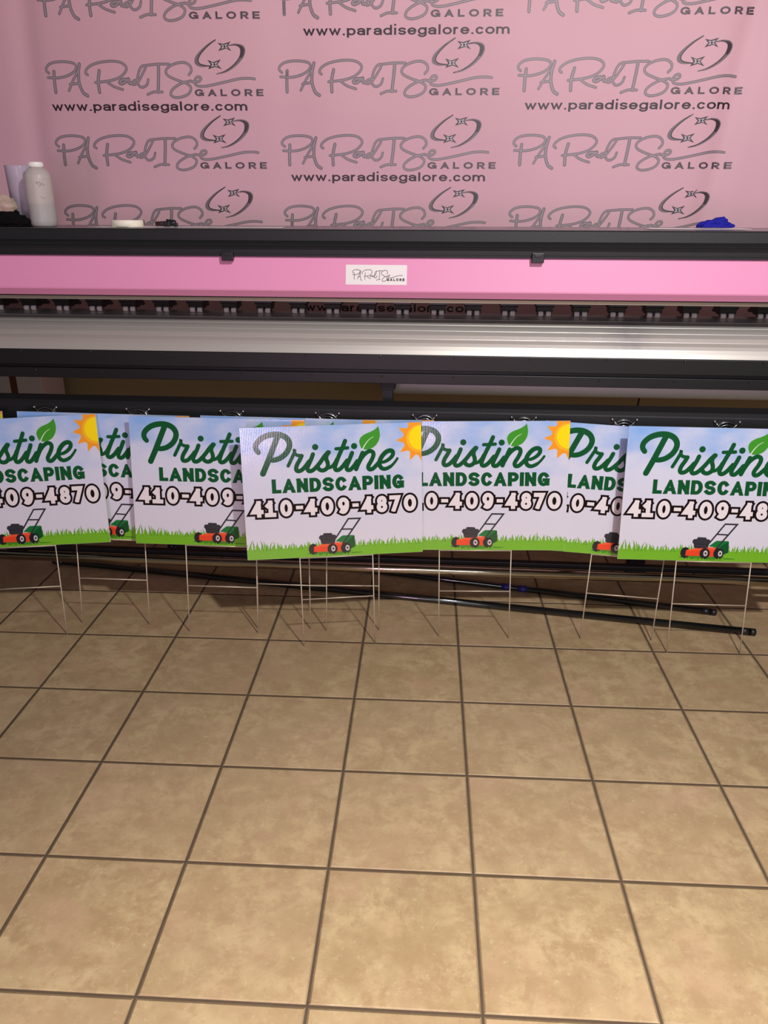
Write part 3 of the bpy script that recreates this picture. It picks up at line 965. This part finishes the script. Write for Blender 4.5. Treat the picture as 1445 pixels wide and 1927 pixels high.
# ------------------------------------------------------------------ yard signs
ART = {"P1": [[0.0588, 0.3737],[0.0519, 0.3834],[0.0508, 0.3948],[0.0561, 0.4063],[0.0688, 0.4185],[0.0869, 0.4277],[0.1103, 0.4325],[0.1333, 0.4303],[0.1523, 0.4207],[0.1626, 0.4038],[0.1607, 0.385],[0.1485, 0.3656],[0.1291, 0.3516],[0.1102, 0.3462],[0.0972, 0.3467]], "P2": [[0.1247, 0.4249],[0.1162, 0.4055],[0.1023, 0.373],[0.088, 0.3404],[0.0694, 0.3006]], "r1": [[0.1552, 0.3243],[0.1621, 0.3374],[0.1705, 0.3539],[0.1778, 0.369],[0.1791, 0.3753],[0.1796, 0.3648],[0.1887, 0.3592],[0.2017, 0.3569]], "r2": [[0.2017, 0.3569],[0.1948, 0.3432],[0.1854, 0.3277],[0.1813, 0.3138],[0.1844, 0.3062],[0.193, 0.3055],[0.2037, 0.3111],[0.2165, 0.3247],[0.2257, 0.3367]], "i1": [[0.2399, 0.3607],[0.2329, 0.3434],[0.2234, 0.3244],[0.2194, 0.314],[0.2225, 0.305],[0.2304, 0.3037],[0.2418, 0.3096],[0.26, 0.3283],[0.2783, 0.3522],[0.291, 0.3658]], "s1": [[0.2934, 0.3654],[0.2861, 0.3555],[0.2842, 0.3432],[0.2885, 0.3289],[0.2881, 0.3166],[0.28, 0.3073],[0.2694, 0.3042],[0.2592, 0.3082],[0.2559, 0.3143]], "s2": [[0.2872, 0.3113],[0.3013, 0.3161],[0.3122, 0.328],[0.3197, 0.3418]], "t1": [[0.3497, 0.4022],[0.3402, 0.3798],[0.327, 0.3521],[0.3156, 0.3243],[0.3123, 0.3121],[0.3155, 0.3041],[0.3253, 0.3045],[0.3379, 0.3146],[0.3544, 0.3352]], "t2": [[0.3182, 0.3764],[0.3366, 0.3771],[0.3576, 0.3784]], "i2": [[0.372, 0.3603],[0.3633, 0.3402],[0.3538, 0.3193],[0.3518, 0.3094],[0.355, 0.3029],[0.3645, 0.3032],[0.3765, 0.3149],[0.3893, 0.3321]], "n1": [[0.4076, 0.3596],[0.4001, 0.3423],[0.3907, 0.3196],[0.3842, 0.3039]], "n2": [[0.3899, 0.3179],[0.4036, 0.3421],[0.4181, 0.3575],[0.4323, 0.3647],[0.4427, 0.3601],[0.4442, 0.3494],[0.4378, 0.3337],[0.4275, 0.3164],[0.4261, 0.3065],[0.4313, 0.3013],[0.4412, 0.3037],[0.4539, 0.3153],[0.4665, 0.3291]], "e1": [[0.4647, 0.3249],[0.4806, 0.3257],[0.4984, 0.3349],[0.51, 0.348],[0.5102, 0.36],[0.5008, 0.3639],[0.4866, 0.3584],[0.4721, 0.343],[0.4647, 0.3256],[0.4661, 0.3113],[0.4747, 0.3024],[0.4871, 0.3019],[0.5032, 0.3098],[0.5158, 0.3218],[0.526, 0.3356]], "dot1": [[0.2485, 0.3849]], "dot2": [[0.3797, 0.3835]], "leaf": [[0.4631, 0.4487],[0.4669, 0.4329],[0.4679, 0.4171],[0.464, 0.3998],[0.4538, 0.3843],[0.4413, 0.3753],[0.4237, 0.3703],[0.4063, 0.3738],[0.3997, 0.3863],[0.3976, 0.4004],[0.4039, 0.4131],[0.4182, 0.4231],[0.4375, 0.4304],[0.4524, 0.4386]], "vein": [[0.408, 0.3716],[0.4172, 0.3874],[0.4298, 0.4027],[0.4458, 0.4134]], "sunc": [[0.6048, 0.402]], "tips": [[0.5304, 0.4417],[0.5225, 0.4002],[0.5361, 0.359],[0.5683, 0.3303],[0.6101, 0.319]], "bag": [[0.3046, 0.0533],[0.3148, 0.062],[0.3267, 0.0716],[0.3312, 0.0733],[0.3679, 0.0728],[0.3714, 0.0704],[0.3726, 0.0341],[0.3707, 0.0314],[0.3601, 0.0254],[0.3475, 0.026],[0.3338, 0.0435],[0.3304, 0.0492]], "bagf": [[0.343, 0.0523],[0.3705, 0.0704],[0.3714, 0.0704],[0.3726, 0.0341],[0.3707, 0.0314],[0.3601, 0.0254],[0.3475, 0.026]], "deck": [[0.2296, 0.0357],[0.2327, 0.0389],[0.2444, 0.0405],[0.257, 0.0451],[0.3018, 0.0492],[0.3304, 0.0496],[0.3285, 0.0345],[0.323, 0.017],[0.3096, 0.0172],[0.2792, 0.0183],[0.2288, 0.0181]], "deckt": [[0.2327, 0.0389],[0.2444, 0.0405],[0.257, 0.0451],[0.3018, 0.0492],[0.3304, 0.0496],[0.3294, 0.0418],[0.3015, 0.041],[0.28, 0.0387],[0.2326, 0.0352]], "eng": [[0.2483, 0.0718],[0.2521, 0.0768],[0.2628, 0.0784],[0.2639, 0.0835],[0.2679, 0.0845],[0.292, 0.0837],[0.2944, 0.0815],[0.2947, 0.0778],[0.3028, 0.0776],[0.308, 0.0735],[0.3058, 0.0616],[0.3021, 0.0469],[0.2802, 0.0452],[0.2588, 0.0454],[0.2545, 0.0493],[0.2533, 0.0619],[0.2486, 0.0644]], "engl": [[0.2524, 0.062],[0.3031, 0.0598],[0.3025, 0.0584],[0.2527, 0.0601]], "w1": [[0.2269, 0.0284]], "w2": [[0.2935, 0.0273]], "h2": [[0.2962, 0.0281]], "w3": [[0.3401, 0.0283]], "h3": [[0.3458, 0.0284]], "hand": [[0.3056, 0.0643],[0.3519, 0.1321],[0.3924, 0.1317],[0.3302, 0.0446]], "handx": [[0.3288, 0.0959],[0.3662, 0.0946]], "shade": [[0.3254, 0.01],[0.3615, 0.0126],[0.3957, 0.0113],[0.4001, 0.0099],[0.3829, 0.0082],[0.3433, 0.008]], "tuft": [[0.2432, 0.0118],[0.2523, 0.016],[0.261, 0.0099],[0.2683, 0.0142],[0.2787, 0.0072],[0.3119, 0.0073],[0.3203, 0.0162],[0.3257, 0.0169],[0.329, 0.0092]], "grassref": [[-0.0007, -0.0018],[0.0016, 0.0347],[0.0273, 0.0508],[0.1459, 0.0348],[0.1474, 0.0648],[0.3881, 0.0378],[0.389, 0.0655],[0.6093, 0.0293],[0.5752, 0.069]]}
SW_, SH_ = .6096, .4572


def sign_art():
    pr = Print(clip=(0.0003, SW_ - 0.0003, 0.0003, SH_ - 0.0003))
    rnd = random.Random(5)
    # sun in the corner
    c = ART['sunc'][0]
    for k in range(12):
        a = math.radians(122 + 30.5 * k)
        tip = (c[0] + .083 * math.cos(a), c[1] + .083 * math.sin(a))
        e = math.radians(14.5)
        pr.poly([(c[0] + .052 * math.cos(a - e), c[1] + .052 * math.sin(a - e)), tip, (c[0] + .052 * math.cos(a + e), c[1] + .052 * math.sin(a + e)), c], 'sun_o', 1)
    pr.disc(c, .0575, 'sun_o', 2, seg=40)
    pr.disc(c, .0475, 'sun_r', 3, seg=40)
    pr.disc((c[0] + .003, c[1] + .002), .0415, 'sun_y', 4, seg=40)
    # script word
    for key in ('P1', 'P2', 'r1', 'r2', 'i1', 's1', 's2', 't1', 't2', 'i2', 'n1', 'n2', 'e1'):
        pts = catmull(ART[key])
        w = .0195 if key in ('P1', 'P2') else .0145
        n = len(pts)
        if key in ('r1', 's2', 't2'):
            w = .0118
        if key == 'P1':
            ww = [w * (.88 + .12 * math.sin(math.pi * i / (n - 1))) for i in range(n)]
        elif key == 'e1':
            ww = [w * (.72 + .38 * math.sin(math.pi * min(1, i / (n - 1) * 1.05)) ** 1) * (1 if i < n * .85 else .85) for i in range(n)]
        else:
            ww = [w] * n
        pr.stroke(pts, ww, 'green', 2)
    for key in ('dot1', 'dot2'):
        pr.disc(ART[key][0], .0105, 'green', 2)
    leaf = catmull(ART['leaf'] + ART['leaf'][:1], 4)[:-1]
    pr.poly(leaf, 'leaf', 3)
    v = catmull(ART['vein'])
    pr.stroke(v, [.0042 * (1 - i / len(v) * .75) for i in range(len(v))], 'vein', 4)
    # second line
    lw = {'L': .80, 'A': 1.08, 'N': .98, 'D': 1.0, 'S': .98, 'C': 1.02, 'P': .95, 'I': .30, 'G': 1.04}
    text_line(pr, 'LANDSCAPING', .0966, .5474, .2312, .0490, .0122, lw, .125, 'green', 2, 1.18)
    # phone number: dark outline under white figures
    boxes = [('4', .0225, .0640), ('1', .0680, .1065), ('0', .1208, .1612), ('-', .1745, .1985), ('4', .2050, .2468), ('0', .2605, .3020),
             ('9', .3178, .3560), ('-', .3675, .3890), ('4', .4000, .4395), ('8', .4512, .4875), ('7', .4955, .5330), ('0', .5450, .5885)]
    y0, h, s = .1497, .0580, .0146
    for grow, m, l in ((.0072, 'dark', 2), (0, 'white', 3)):
        for ch, a, b in boxes:
            ss = .0125 if ch == '-' else s
            if ch == '-':
                pr.poly([(a - grow, y0 + .0235 - grow), (b + grow, y0 + .0235 - grow), (b + grow, y0 + .0355 + grow), (a - grow, y0 + .0355 + grow)], m, l)
            else:
                glyph(pr, ch, a, y0, b - a, h, ss, m, l, grow)
    # grass
    pr.poly([(0, 0), (SW_, 0), (SW_, .036), (0, .036)], 'grass', 1)
    for lay, key, step, hmin, hmax in ((2, 'grass2', .0115, .010, .032), (3, 'grass', .0082, .007, .029)):
        x = -.004
        while x < SW_ + .004:
            tall = .55 + .45 * math.sin(x * 21 + 1.1) * math.sin(x * 7 + .4)
            h = .037 + rnd.uniform(hmin, hmin + (hmax - hmin) * (.35 + .65 * tall)) + (.008 if rnd.random() < .18 else 0)
            bw = rnd.uniform(.0026, .0040)
            lean = rnd.uniform(-.010, .012)
            m1, h1 = lean * .22, .034 + (h - .034) * .45
            m2, h2 = lean * .55, .034 + (h - .034) * .75
            pr.poly([(x - bw, .030), (x + bw, .030), (x + m1 + bw * .70, h1), (x + m2 + bw * .34, h2), (x + lean, h), (x + m2 - bw * .34, h2), (x + m1 - bw * .70, h1)], key, lay)
            x += rnd.uniform(step * .7, step * 1.5)
    # mower
    pr.poly(ART['shade'], 'grass3', 3)
    pr.poly([(.205, .0125), (.245, .006), (.35, .006), (.36, .018), (.23, .021)], 'grass3', 3)
    pr.poly(ART['bag'], 'bag_g', 4)
    pr.poly(ART['bagf'], 'bag_d', 5)
    hd = ART['hand']
    pr.stroke([hd[0], hd[1]], .0052, 'charcoal', 6)
    pr.stroke(ART['handx'], .0050, 'charcoal', 6)
    pr.disc(ART['w1'][0], .0158, 'charcoal2', 6, .0196)
    pr.poly(ART['deck'], 'red', 7)
    pr.poly(ART['deckt'], 'red2', 8)
    pr.poly(ART['eng'], 'charcoal', 9)
    pr.poly(ART['engl'], 'charcoal2', 10)
    pr.stroke([hd[1], hd[2], hd[3]], .0054, 'charcoal', 10)
    pr.disc(hd[1], .0027, 'charcoal', 10)
    for w, hb in (('w2', 'h2'), ('w3', 'h3')):
        pr.disc(ART[w][0], .0175, 'charcoal2', 11, .0190)
        pr.disc(ART[hb][0], .0072, 'hub', 12, .0102)
        pr.disc(ART[hb][0], .0032, 'charcoal', 13, .0044)
    for k in range(26):
        gx = rnd.uniform(.215, .365)
        gh = rnd.uniform(.006, .013)
        pr.poly([(gx - .003, .0035), (gx + .003, .0035), (gx + rnd.uniform(-.005, .005), .0035 + gh)], 'grass' if k % 3 else 'grass2', 14)
    return pr


SIGN_KEYS = ['sign', 'green', 'leaf', 'vein', 'sun_o', 'sun_r', 'sun_y', 'dark', 'white', 'grass', 'grass2', 'grass3', 'red', 'red2', 'bag_g', 'bag_d', 'charcoal', 'charcoal2', 'hub', 'cap']
panel_me = None
WIRE_R = .0021


def panel_mesh():
    bm = bmesh.new()
    add_box(bm, -SW_ / 2, SW_ / 2, 0, .004, 0, SH_)
    bm.normal_update()
    for f in bm.faces:
        if f.normal.y > -.5:
            f.material_index = SIGN_KEYS.index('cap')
    sign_art().emit(bm, lambda u, v, l: (u - SW_ / 2, -.00007 * (l + 1), v), {k: i for i, k in enumerate(SIGN_KEYS)})
    return link_mesh('sign_panel', bm, [MAT[k] for k in SIGN_KEYS], keep=True)


# x, y, lean, roll, yaw, height of the board's lower edge, offset of the stake
SIGNS = [
    ('S9', (-1.94539, 0.08500, 0.13966, -0.00183, 0.01715, 0.33274, 0.00000), 'yard sign almost fully outside the left edge, only a yellow sun corner showing'),
    ('S0', (-1.53486, -0.01291, 0.18300, 0.05009, 0.06285, 0.33248, -0.02075), 'leftmost large yard sign, tilted up to the right and cut off by the left edge'),
    ('S1', (-1.27384, 0.07761, 0.11813, -0.01581, 0.01645, 0.33435, -0.00368), 'narrow visible strip of a yard sign between the two left-hand signs'),
    ('S2', (-0.86016, 0.03999, 0.12267, -0.01219, 0.01536, 0.33445, 0.00076), 'yard sign left of the middle one, its dark green capital P fully visible'),
    ('S3', (-0.62019, 0.07292, 0.12112, -0.01342, 0.01016, 0.33087, 0.00958), 'hidden yard sign whose cut sun peeks above the middle sign, next to its leaf tip'),
    ('S4', (-0.40262, 0.08619, 0.13957, 0.00544, 0.02120, 0.32259, -0.01407), 'hindmost hidden yard sign, orange sun corner peeking just above the middle sign sun'),
    ('S5', (-0.42462, -0.02009, 0.14264, 0.01094, 0.15298, 0.33151, 0.00100), 'frontmost middle yard sign, entirely visible, pinkish glare on its upper left corner'),
    ('S6', (0.06690, 0.05872, 0.13598, 0.01890, 0.00505, 0.33256, -0.00892), 'yard sign right of the middle one, its sun and whole right side visible'),
    ('S7', (0.53717, 0.07157, 0.14039, -0.05629, -0.00371, 0.31816, 0.03543), 'yard sign wedged behind two right-hand signs, lower right corner hidden, tilting down rightwards'),
    ('S8', (0.83675, -0.00521, 0.15483, -0.01170, 0.02473, 0.33756, 0.02361), 'rightmost yard sign, closest at right and cut off by the right edge'),
]
for name, pose, lab in SIGNS:
    x, y, lean, rol, yw, h, lo = pose
    ex = Vector((math.cos(yw), math.sin(yw), 0))
    nn = Vector((-math.sin(yw), math.cos(yw), 0))
    ez = Vector((0, 0, math.cos(lean))) + nn * math.sin(lean)
    ax = ex * math.cos(rol) + ez * math.sin(rol)
    az = -ex * math.sin(rol) + ez * math.cos(rol)
    ay = az.cross(ax)
    root = empty('yard_sign', (0, 0, 0))
    Mx = Matrix((ax, ay, az)).transposed().to_4x4()
    Mx.translation = Vector((x, y, 0))
    root.matrix_world = Mx
    tag(root, lab, 'yard sign', 'landscaping yard signs leaning on the printer')
    if panel_me is None:
        p = panel_mesh()
        panel_me = p.data
    else:
        p = bpy.data.objects.new('sign_panel', panel_me)
        C.objects.link(p)
    p.parent = root
    p.location = (0, 0, h)
    for s in (-1, 1):
        lx = lo + s * .127
        zf = -ax.z * lx / az.z + .0004
        bm = bmesh.new()
        add_tube(bm, [(lx, .002, zf), (lx, .002, h * .5), (lx, .002, h - .0003)], WIRE_R, 8)
        link_mesh('leg', bm, MAT['wire'], root)
    for z in (h - .0026, h * .535):
        bm = bmesh.new()
        add_tube(bm, [(lo - .127, .002, z), (lo + .127, .002, z)], WIRE_R, 8)
        link_mesh('crossbar', bm, MAT['wire'], root)

# ------------------------------------------------------------------ media shafts on the floor


def shaft(a, b, r, label, bands):
    A, B = Vector(a), Vector(b)
    d = (B - A)
    L = d.length
    root = empty('media_shaft', A, math.atan2(d.y, d.x))
    tag(root, label, 'pole', 'black poles on the floor under the printer')
    bm = bmesh.new()
    add_tube(bm, [(0.05, 0, r), (L - .055, 0, r)], r, 24)
    link_mesh('tube', bm, MAT['black_gloss'], root)
    for x0, x1 in ((0, .05), (L - .055, L)):
        bm = bmesh.new()
        s = 1 if x0 > 0 else -1
        add_lathe(bm, [(0, x0 if s < 0 else x1), (r * .62, x0 if s < 0 else x1), (r * .98, x0 + .003 if s < 0 else x1 - .003), (r * .98, (x0 + x1) / 2), (r * .80, (x0 + x1) / 2 + .002), (r * .80, (x0 + x1) / 2 + .006), (r * .98, (x0 + x1) / 2 + .008), (r * .98, x1 if s < 0 else x0), (0, x1 if s < 0 else x0)], center=(0, 0, r), seg=24, axis='X')
        link_mesh('end_cap', bm, MAT['black_plastic'], root)
    for x in bands:
        bm = bmesh.new()
        add_tube(bm, [(x - .018, 0, r), (x + .018, 0, r)], r + .0007, 24)
        link_mesh('blue_band', bm, MAT['blue_band'], root, label='blue tape band')
    return root


shaft((-1.75, .584, 0), (1.092, .133, 0), .0135, 'long glossy black pole on the tiles nearest the signs, reaching furthest right', [])
shaft((-1.30, .780, 0), (1.000, .279, 0), .0125, 'glossy black pole with two blue bands lying behind the other floor pole', [1.547, 1.613])

# ------------------------------------------------------------------ behind the printer
bm = bmesh.new()
add_tube(bm, [(-.27, .60, .836), (1.60, .575, .836)], .060, 40)
root = empty('media_roll', (0, 0, 0))
tag(root, 'white roll of print vinyl hung under the printer behind the black beam, right half', 'media roll')
link_mesh('vinyl', bm, MAT['roll'], root)
bm = bmesh.new()
add_tube(bm, [(-.2695, .60, .836), (-.295, .60, .836)], .024, 24)
link_mesh('core', bm, MAT['carton'], root, label='cardboard core')

root = empty('carton', (-2.02, 1.06, 0))
tag(root, 'whitish carton with a brown tape strip seen under the printer, far left', 'box')
bm = bmesh.new()
add_box(bm, -.24, .148, -.09, .13, 0, .86, .003)
link_mesh('box_body', bm, MAT['carton'], root)
bm = bmesh.new()
add_box(bm, .002, .034, -.0908, -.0903, 0.003, .857)
link_mesh('tape_strip', bm, MAT['packing_tape'], root, label='brown packing tape strip')

bm = bmesh.new()
add_tube(bm, [(.742, .71, .62), (.722, .68, .66), (.712, .675, .72), (.716, .675, .755), (.730, .675, .82), (.74, .675, .872)], .0035, 8)
o = link_mesh('power_cable', bm, MAT['black_plastic'])
tag(o, 'thin black cable dangling below the white media roll, right side', 'cable')

# ------------------------------------------------------------------ things on top of the printer
ZT = 1.3913
root = empty('plastic_bottle', (-1.541, .530, ZT))
tag(root, 'milky white plastic bottle half full, standing on the printer top at left', 'bottle')
bm = bmesh.new()
add_lathe(bm, [(0, .0), (.040, .0), (.0455, .005), (.0468, .02), (.0462, .10), (.0455, .150), (.0458, .156), (.0445, .172), (.039, .186), (.030, .194), (.0205, .199), (.019, .204), (.019, .208), (0, .208)], seg=36)
link_mesh('bottle_body', bm, MAT['hdpe'], root, True)
bm = bmesh.new()
add_lathe(bm, [(0, .0015), (.0385, .0015), (.0445, .006), (.0457, .02), (.0453, .078), (0, .078)], seg=36)
link_mesh('liquid', bm, MAT['liquid'], root, True, label='greyish liquid in lower half')
bm = bmesh.new()
add_lathe(bm, [(.0225, .199), (.0240, .200), (.0240, .213), (.0225, .216), (0, .2165)], seg=30)
for k in range(30):
    a = 2 * math.pi * k / 30
    add_box(bm, .0238 * math.cos(a) - .0007, .0238 * math.cos(a) + .0007, .0238 * math.sin(a) - .0007, .0238 * math.sin(a) + .0007, .2015, .2125)
link_mesh('cap', bm, MAT['cap'], root)
bm = bmesh.new()
rnd = random.Random(3)
for (dx, dz, n) in ((.022, .146, 7), (.026, .140, 5), (.027, .098, 4)):
    for k in range(n):
        a = math.radians(-90) + math.asin(min(.98, (dx + rnd.uniform(-.010, .010)) / .0462))
        zz = dz + rnd.uniform(-.004, .004)
        w = rnd.uniform(.001, .0028)
        rr = .0470
        vs = [bm.verts.new((rr * math.cos(a + q * w / rr), rr * math.sin(a + q * w / rr), zz + t * w * .6)) for q, t in ((-1, -1), (1, -.6), (1, 1), (-1, .5))]
        bm.faces.new(vs)
link_mesh('smear', bm, MAT['dirt'], root, label='brown smears')

root = empty('plastic_cup', (-1.648, .612, ZT))
tag(root, 'frosted lilac plastic cup cut by the photo left edge, behind the black cloth', 'cup')
bm = bmesh.new()
add_lathe(bm, [(0, .003), (.036, .0), (.040, .004), (.047, .2), (.0485, .208), (.0465, .208), (.045, .2), (.0385, .006), (0, .005)], seg=36)
link_mesh('cup_wall', bm, MAT['cup'], root, True)


def crumple(name, loc, sx, sy, sz, m, seed, amp, freq, sub=4, floor_z=None):
    bm = bmesh.new()
    bmesh.ops.create_icosphere(bm, subdivisions=sub, radius=1.0)
    off = Vector((seed * 3.7, seed * 1.3, seed * 2.1))
    for v in bm.verts:
        d = 1 + amp * (noise.noise(v.co * freq + off) + .5 * noise.noise(v.co * freq * 2.3 + off))
        v.co = Vector((v.co.x * sx * d, v.co.y * sy * d, v.co.z * sz * d))
        if v.co.z < -sz * .45:
            v.co.z = -sz * .45
    zmin = min(v.co.z for v in bm.verts)
    for v in bm.verts:
        v.co.z -= zmin
    o = link_mesh(name, bm, m, None, True)
    o.location = loc
    return o


o = crumple('plastic_bag', (-1.668, .500, ZT + .052), .050, .030, .036, MAT['bag'], 2.0, .30, 1.5)
tag(o, 'crumpled clear plastic bag on the black cloth at the far left', 'bag')
o = crumple('black_cloth', (-1.666, .495, ZT), .086, .036, .036, MAT['cloth'], 5.0, .35, 3.0)
tag(o, 'bunched black cloth left of the milky bottle on the printer top', 'cloth')

root = empty('tape_roll', (-1.2315, .528, ZT + .0012))
tag(root, 'flat white roll of tape lying on the printer top', 'tape')
bm = bmesh.new()
add_lathe(bm, [(.038, 0), (.055, 0), (.056, .001), (.056, .0215), (.055, .0225), (.038, .0225), (.038, 0)], seg=40)
link_mesh('tape_winding', bm, MAT['tape'], root)
bm = bmesh.new()
add_lathe(bm, [(.0355, 0), (.0378, 0), (.0378, .0228), (.0355, .0228), (.0355, 0)], seg=40)
link_mesh('tape_core', bm, MAT['carton'], root)

root = empty('clamp_knob', (-1.080, .520, ZT + .0012))
tag(root, 'small dark clamp lever lying beside the white tape roll', 'clamp')
bm = bmesh.new()
add_lathe(bm, [(0, -.044), (.0070, -.044), (.0082, -.041), (.0082, -.012), (.0062, -.008), (0, -.008)], center=(0, 0, .0105), seg=20, axis='X')
link_mesh('handle', bm, MAT['red_plastic'], root)
bm = bmesh.new()
add_box(bm, -.014, .010, -.011, .011, .001, .020, .003)
add_lathe(bm, [(0, .006), (.009, .006), (.011, .010), (.011, .026), (.009, .030), (0, .030)], center=(0, 0, .0135), seg=20, axis='X')
add_lathe(bm, [(0, 0), (.008, 0), (.009, .004), (.009, .006), (0, .006)], center=(.004, 0, .020), seg=16)
add_box(bm, .024, .036, -.008, .008, .0, .014, .002)
link_mesh('clamp_body', bm, MAT['black_plastic'], root)


def sheet(name, x0, x1, y0, y1, z, label, amp, seed):
    bm = bmesh.new()
    nx, ny = 40, 10
    g = []
    for i in range(nx + 1):
        col = []
        for j in range(ny + 1):
            x = x0 + (x1 - x0) * i / nx
            y = y0 + (y1 - y0) * j / ny + .012 * noise.noise(Vector((x * 3, seed, 0)))
            col.append((x, y, z + amp * (0.5 + .5 * noise.noise(Vector((x * 4, y * 6, seed))))))
        g.append(col)
    top = [[bm.verts.new(c) for c in col] for col in g]
    bot = [[bm.verts.new((c[0], c[1], c[2] - .0006)) for c in col] for col in g]
    for i in range(nx):
        for j in range(ny):
            bm.faces.new((top[i][j], top[i + 1][j], top[i + 1][j + 1], top[i][j + 1]))
            bm.faces.new((bot[i][j + 1], bot[i + 1][j + 1], bot[i + 1][j], bot[i][j]))
    for i in range(nx):
        bm.faces.new((bot[i][0], bot[i + 1][0], top[i + 1][0], top[i][0]))
        bm.faces.new((top[i][ny], top[i + 1][ny], bot[i + 1][ny], bot[i][ny]))
    for j in range(ny):
        bm.faces.new((top[0][j], top[0][j + 1], bot[0][j + 1], bot[0][j]))
        bm.faces.new((bot[nx][j], bot[nx][j + 1], top[nx][j + 1], top[nx][j]))
    o = link_mesh(name, bm, MAT['paper'], None, True)
    tag(o, label, 'paper')
    return o


sheet('paper_sheet', -1.36, -.66, .478, .60, ZT + .0007, 'long white paper strip on the printer top under the tape roll', .0004, 1.0)
sheet('paper_sheet', .62, .96, .445, .545, ZT + .0008, 'white paper scrap on the printer top beneath the blue cloth', .004, 6.0)

o = crumple('blue_cloth', (.858, .505, ZT + .006), .054, .020, .020, MAT['blue'], 4.0, .50, 1.7)
tag(o, 'crumpled deep blue cloth on the printer top at right', 'cloth')
